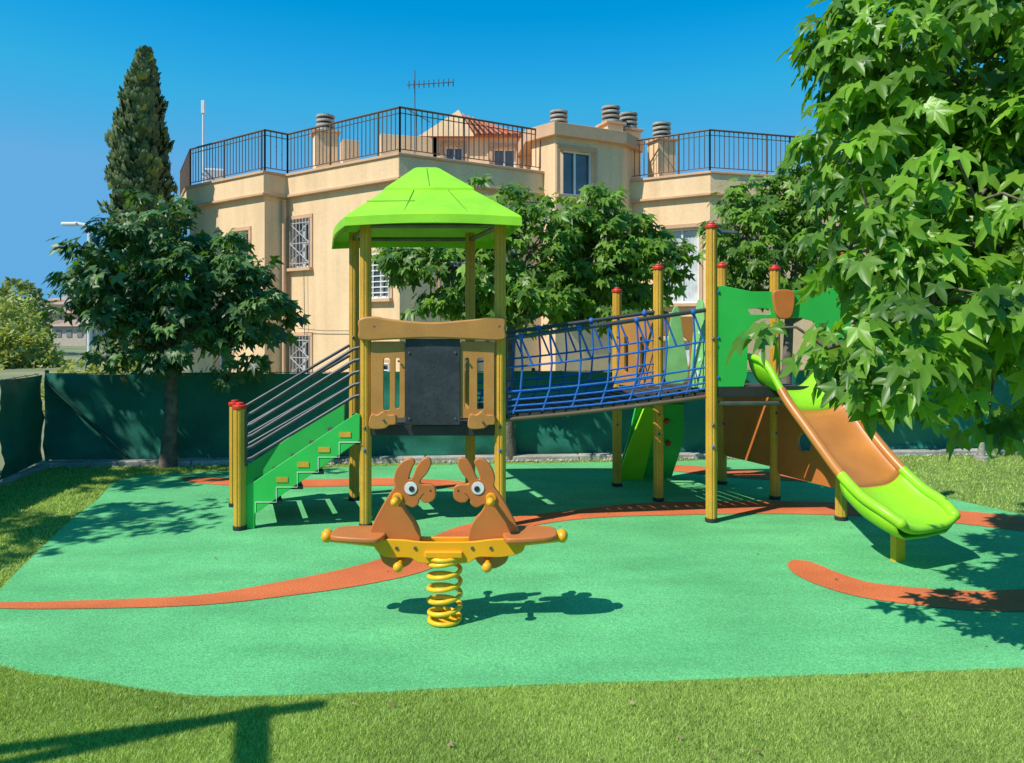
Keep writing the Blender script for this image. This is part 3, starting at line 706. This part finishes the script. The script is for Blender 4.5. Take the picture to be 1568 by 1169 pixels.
def tree(name,base,trunk_top,blobs,ncl,lpc,size,mat,fine=False,r0=.09,gap=-.15,seed=1,cl_r=.17,deep=.45,droop=.6):
    rg=np.random.default_rng(seed); T_=empty(name)
    base=Vector(base);top=Vector(trunk_top)
    lines=[];rad=[]
    mid=base.lerp(top,.5)+Vector((rg.normal()*.04,rg.normal()*.04,0))
    lines.append([base,base.lerp(mid,.3),mid,top]);rad.append([1.25,1.0,.85,.72])
    vol=np.array([b[3]*b[4]*b[5] for b in blobs])**.75; vol/=vol.sum()
    CP=[];CO=[]
    for b,vv in zip(blobs,vol):
        c=Vector(b[:3]); q=top.lerp(c,.5)+Vector((rg.normal()*.08,rg.normal()*.08,.06))
        lines.append([top-Vector((0,0,.05)),q,c]);rad.append([.6,.34,.14])
        n=int(ncl*vv); k=0; sub=0
        while k<n:
            d_=rg.normal(size=3);d_/=np.linalg.norm(d_); r=rg.uniform(deep,1.0)**.6
            p=np.array(b[:3])+d_*r*np.array(b[3:6])*(1+.38*noise.noise((d_[0]*2.4+b[0],d_[1]*2.4,d_[2]*2.4+b[2])))
            if noise.noise((p[0]*2.6+seed,p[1]*2.6,p[2]*2.6))<gap: 
                k+=.35; continue
            CP.append(p);CO.append(d_);k+=1
            if sub<14 and rg.random()<.2:
                sub+=1; P_=Vector(p); m2=c.lerp(P_,.5)+Vector((0,0,.05)); lines.append([c,m2,P_]);rad.append([.13,.08,.04])
    tubes('trunk_and_limbs',T_,lines,r0,m_bark,4,radii=rad)
    CP=np.array(CP);CO=np.array(CO);n=len(CP)
    P=np.repeat(CP,lpc,0);O=np.repeat(CO,lpc,0);N=len(P)
    ph=rg.uniform(0,6.283,N);el=rg.uniform(-.6,.5,N)
    D=np.stack([np.cos(ph),np.sin(ph),el-.3],1)+O*.45
    P=P+nrmz(D)*rg.uniform(.15,1,N)[:,None]*cl_r
    Nn=np.array([-.32,-.42,1.0])[None]+rg.normal(size=(N,3))*.45+O*.25
    D=D+np.array([0,0,-droop])[None]
    sz=size*rg.uniform(.5,1.2,N)
    tone=np.clip(np.repeat(rg.normal(.45,.22,n),lpc)+rg.normal(0,.2,N),0,1)
    place(P,D,Nn,sz,tone,LT[fine],'foliage',T_,mat,rg.uniform(.6,1.0,N))
    return T_
m_leaf=leafmat('mulberry_leaf',(.06,.14,.02),(.25,.43,.055),.38,.42)
m_leafn=leafmat('mulberry_leaf_near',(.055,.14,.016),(.27,.50,.045),.42,.38)
m_leafd=leafmat('mulberry_leaf_shaded',(.035,.09,.03),(.13,.26,.06),.32,.44)  # left tree's shade put into a darker leaf colour
tree('mulberry_tree',(-3.93,8.42,0),(-3.93,8.45,1.35),[(-4.15,8.4,2.25,.80,.8,.75),(-3.5,8.5,2.05,.72,.75,.70),(-2.95,8.4,1.80,.40,.5,.55),(-4.62,8.4,1.9,.38,.5,.50),(-4.1,8.5,2.75,.5,.5,.34),(-3.9,8.2,1.55,.85,.6,.42),(-3.2,8.4,1.35,.4,.4,.3)],600,11,.125,m_leafd,r0=.085,seed=3,gap=-.18)
tree('mulberry_tree',(-.03,8.85,0),(-.0,8.9,1.65),[(.2,8.9,2.5,.9,.8,.72),(-.75,8.8,2.3,.68,.7,.50),(1.05,8.9,2.5,.70,.7,.62),(-.25,8.9,3.05,.42,.5,.36),(1.62,8.8,2.35,.50,.5,.50),(-1.2,8.8,2.4,.38,.4,.36),(.9,8.9,3.05,.5,.5,.30),(.0,8.7,1.95,.85,.6,.35),(1.2,8.7,1.95,.6,.5,.3)],760,11,.125,m_leaf,r0=.075,seed=5,gap=-.18)
tree('mulberry_tree',(3.4,9.0,0),(3.4,9.05,1.7),[(3.3,9.1,2.6,.8,.8,.8),(2.85,9.0,2.75,.45,.5,.6),(4.1,9.1,2.6,.8,.8,.8),(3.6,9.0,3.15,.65,.6,.45),(5.2,9.1,2.4,.9,.8,.8)],560,11,.125,m_leaf,r0=.075,seed=8,gap=-.2)
tree('mulberry_tree',(3.95,4.55,0),(3.85,4.5,1.9),[(2.46,4.2,3.05,.62,.6,.66),(3.0,4.4,3.3,.8,.8,.8),(2.42,3.85,2.25,.52,.55,.50),(2.95,4.05,2.2,.75,.7,.75),(2.06,3.6,1.70,.42,.38,.32),(1.46,3.42,1.50,.26,.24,.20),(1.72,3.42,1.42,.24,.22,.16),(2.45,3.7,1.48,.46,.45,.38),(1.98,4.2,3.15,.28,.35,.45),(1.88,4.1,2.62,.25,.25,.25),(1.82,3.75,2.05,.24,.25,.24),(3.5,4.5,2.9,.9,.9,.9)],1100,10,.122,m_leafn,True,r0=.085,gap=-.24,seed=11,cl_r=.17,droop=.85)
# off-frame trees that shade the left side
tree('mulberry_tree',(-5.9,4.4,0),(-5.6,4.5,2.0),[(-5.25,4.65,3.0,.75,.6,.6),(-6.0,4.3,3.2,.8,.8,.7)],110,11,.11,m_leaf,r0=.1,seed=21)
tree('mulberry_tree',(-7.0,6.3,0),(-6.9,6.4,2.6),[(-6.6,6.4,4.2,1.3,1.2,1.0),(-7.6,6.6,4.0,1.3,1.3,1.1)],220,11,.13,m_leaf,r0=.12,seed=22)
def cypress(name,x,y,zb,zt,rm):
    rg=np.random.default_rng(4);T_=empty(name)
    tubes('trunk',T_,[[(x,y,-.2),(x,y,zt-.8)]],.12,m_bark,3)
    n=10000; t=rg.uniform(0,1,n)**.85
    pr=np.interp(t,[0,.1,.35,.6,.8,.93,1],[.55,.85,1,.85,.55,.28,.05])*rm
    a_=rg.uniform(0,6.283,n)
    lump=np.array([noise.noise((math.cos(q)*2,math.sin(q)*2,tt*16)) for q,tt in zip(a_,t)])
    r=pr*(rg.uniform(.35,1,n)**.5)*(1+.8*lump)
    P=np.stack([x+r*np.cos(a_)+.08*np.sin(t*7),y+r*np.sin(a_),zb+t*(zt-zb)],1)
    O=np.stack([np.cos(a_),np.sin(a_),np.zeros(n)],1)
    D=O*.45+np.array([0,0,1.])+rg.normal(size=(n,3))*.25
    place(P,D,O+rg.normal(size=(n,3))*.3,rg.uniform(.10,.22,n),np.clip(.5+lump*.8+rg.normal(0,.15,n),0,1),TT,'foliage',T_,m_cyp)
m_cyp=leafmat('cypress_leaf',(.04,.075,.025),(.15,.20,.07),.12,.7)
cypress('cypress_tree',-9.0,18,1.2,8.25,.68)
def bushes(name,blobs,n,size,mat,seed):
    rg=np.random.default_rng(seed)
    v_=np.array([b[3]*b[5] for b in blobs]);v_=v_/v_.sum();Ps=[];Os=[]
    for b,w in zip(blobs,v_):
        k=int(n*w);d_=nrmz(rg.normal(size=(k,3)))
        lum=np.array([noise.noise((q[0]*2+b[0],q[1]*2,q[2]*2)) for q in d_])
        Ps.append(np.array(b[:3])+d_*np.array(b[3:6])*(rg.uniform(.4,1,k)**.5*(1+.5*lum))[:,None]);Os.append(d_)
    P=np.concatenate(Ps);O=np.concatenate(Os);N=len(P)
    place(P,O+rg.normal(size=(N,3))*.6,O+np.array([0,0,.5])+rg.normal(size=(N,3))*.4,size*rg.uniform(.6,1.3,N),np.clip(rg.normal(.5,.22,N),0,1),TT,name,None,mat)
m_bush=leafmat('olive_leaf',(.20,.24,.06),(.55,.56,.17),.3,.6)
m_bush2=leafmat('pine_leaf',(.11,.16,.05),(.28,.34,.11),.2,.6)
bushes('distant_trees',[(-20.4,30,.5,1.5,1.6,1.2),(-21.6,31,1.2,1.6,2,1.6),(-19.3,30,-.2,1.1,1.2,.8),(-21.0,29,-.3,1.6,1.4,1.0)],8000,.17,m_bush,2)
bushes('distant_trees',[(-28.3,42,2.4,1.7,2,1.9),(-31,44,1.5,3,2,2),(-22,45,-.6,4,2,1.0),(-16,45,-.4,5,2,1.2),(-24,60,-.1,7,3,1.4),(-41,60,-.3,3,2,1.2),(-35,50,-.9,4,3,1.2)],9000,.30,m_bush2,3)
bushes('garden_hedge',[(-7.6,14,.3,.7,.5,.95),(-8.6,14.2,-.1,.8,.5,.9),(-6.6,14,-.1,.8,.5,.8)],2600,.11,m_bush,4)
bushes('garden_shrubs',[(9,13,.7,1.6,.8,1.5),(12,14,.7,2,1,1.7),(6.5,12,.1,1.5,.7,1.0),(4,12.5,-.1,1.5,.7,.9)],5000,.14,m_bush2,5)
fl=260
P=np.stack([rng.uniform(-4,4,fl),rng.uniform(2.7,8.5,fl),np.full(fl,.016)],1); 
ing=inpoly(P[:,0],P[:,1],rubs); keep=(~ing)|(rng.uniform(0,1,fl)<.12)
P=P[keep];k=len(P); P[~ing[keep],2]=.020
ph=rng.uniform(0,6.28,k)
place(P,np.stack([np.cos(ph),np.sin(ph),rng.normal(0,.1,k)],1),np.array([0,0,1.])+rng.normal(size=(k,3))*.25,rng.uniform(.010,.022,k),rng.uniform(0,1,k),LT[False],'fallen_leaves',None,leafmat('dry_leaf',(.14,.06,.03),(.55,.42,.25),.1,.8))

# ------------------------------------------------------------ guessed timber frame, unseen at camera-left, added to cast the foreground shadow
SF=empty('offscreen_shadow_frame'); zt=2.4
j=(-2.76,1.94)
tubes('beam',SF,[[(-2.49,1.965,zt),(-4.2,1.46,zt)]],.042,m_wood,3)
tubes('beam',SF,[[(-2.76,1.90,zt-.0),(-4.2,1.22,zt)]],.042,m_wood,3)
tubes('arm',SF,[[(j[0],j[1],zt),(-2.60,1.45,zt)],[(-2.60,1.45,zt),(-2.5,.6,zt)]],.055,m_wood,3)
tubes('posts',SF,[[(-4.0,1.5,0),(-4.0,1.5,zt+.05)],[(-4.0,.3,0),(-4.0,.3,zt)],[(-2.5,.6,0),(-2.5,.6,zt)]],.05,m_wood,4)
tubes('frame_bars',SF,[[(-4.0,.3,zt),(-2.5,.6,zt)],[(-4.0,1.5,zt),(-4.0,.3,zt)]],.035,m_wood,3)
UP=empty('bollard'); tubes('pole',UP,[[(5.63,8.85,0),(5.63,8.85,.42)]],.04,m_kerb,4); disc('pole_base',UP,(5.63,8.85,.02),(0,0,1),.08,.05,m_kerb)

# ------------------------------------------------------------ light
sd=Vector((.70,.48,-1.0))
su=bpy.data.lights.new('sun','SUN'); su.energy=5.0; su.angle=math.radians(.5); su.color=(1,.95,.86)
so_=bpy.data.objects.new('sun',su); COL.objects.link(so_); so_.rotation_euler=sd.to_track_quat('-Z','Y').to_euler(); so_.location=(-8,-6,12)
w=bpy.data.worlds.new('World'); S.world=w; w.use_nodes=True; nt=w.node_tree; bg=nt.nodes['Background']
sky=nt.nodes.new('ShaderNodeTexSky'); sky.sky_type='NISHITA'; sky.sun_disc=False
sky.sun_elevation=math.atan2(1,math.hypot(.70,.48)); sky.sun_rotation=math.atan2(-.70,-.48)
sky.air_density=1.0; sky.dust_density=.1; sky.ozone_density=2.5; sky.altitude=100
hs=nt.nodes.new('ShaderNodeHueSaturation'); hs.inputs['Saturation'].default_value=1.5; hs.inputs['Hue'].default_value=.484; hs.inputs['Value'].default_value=1.25
dk=nt.nodes.new('ShaderNodeMixRGB'); dk.blend_type='DARKEN'; dk.inputs[0].default_value=1; dk.inputs[2].default_value=(.85,2.8,5.1,1)
nt.links.new(sky.outputs[0],hs.inputs['Color']); nt.links.new(hs.outputs[0],dk.inputs[1]); nt.links.new(dk.outputs[0],bg.inputs['Color']); bg.inputs['Strength'].default_value=.15
# ------------------------------------------------------------ camera
cam=bpy.data.cameras.new('camera'); co=bpy.data.objects.new('camera',cam); COL.objects.link(co)
co.location=(0,0,1.6); co.rotation_euler=(math.radians(90),0,0); cam.lens=36*1130/1568; cam.sensor_width=36; cam.shift_y=-84.5/1568
cam.clip_start=.05; cam.clip_end=3000; S.camera=co
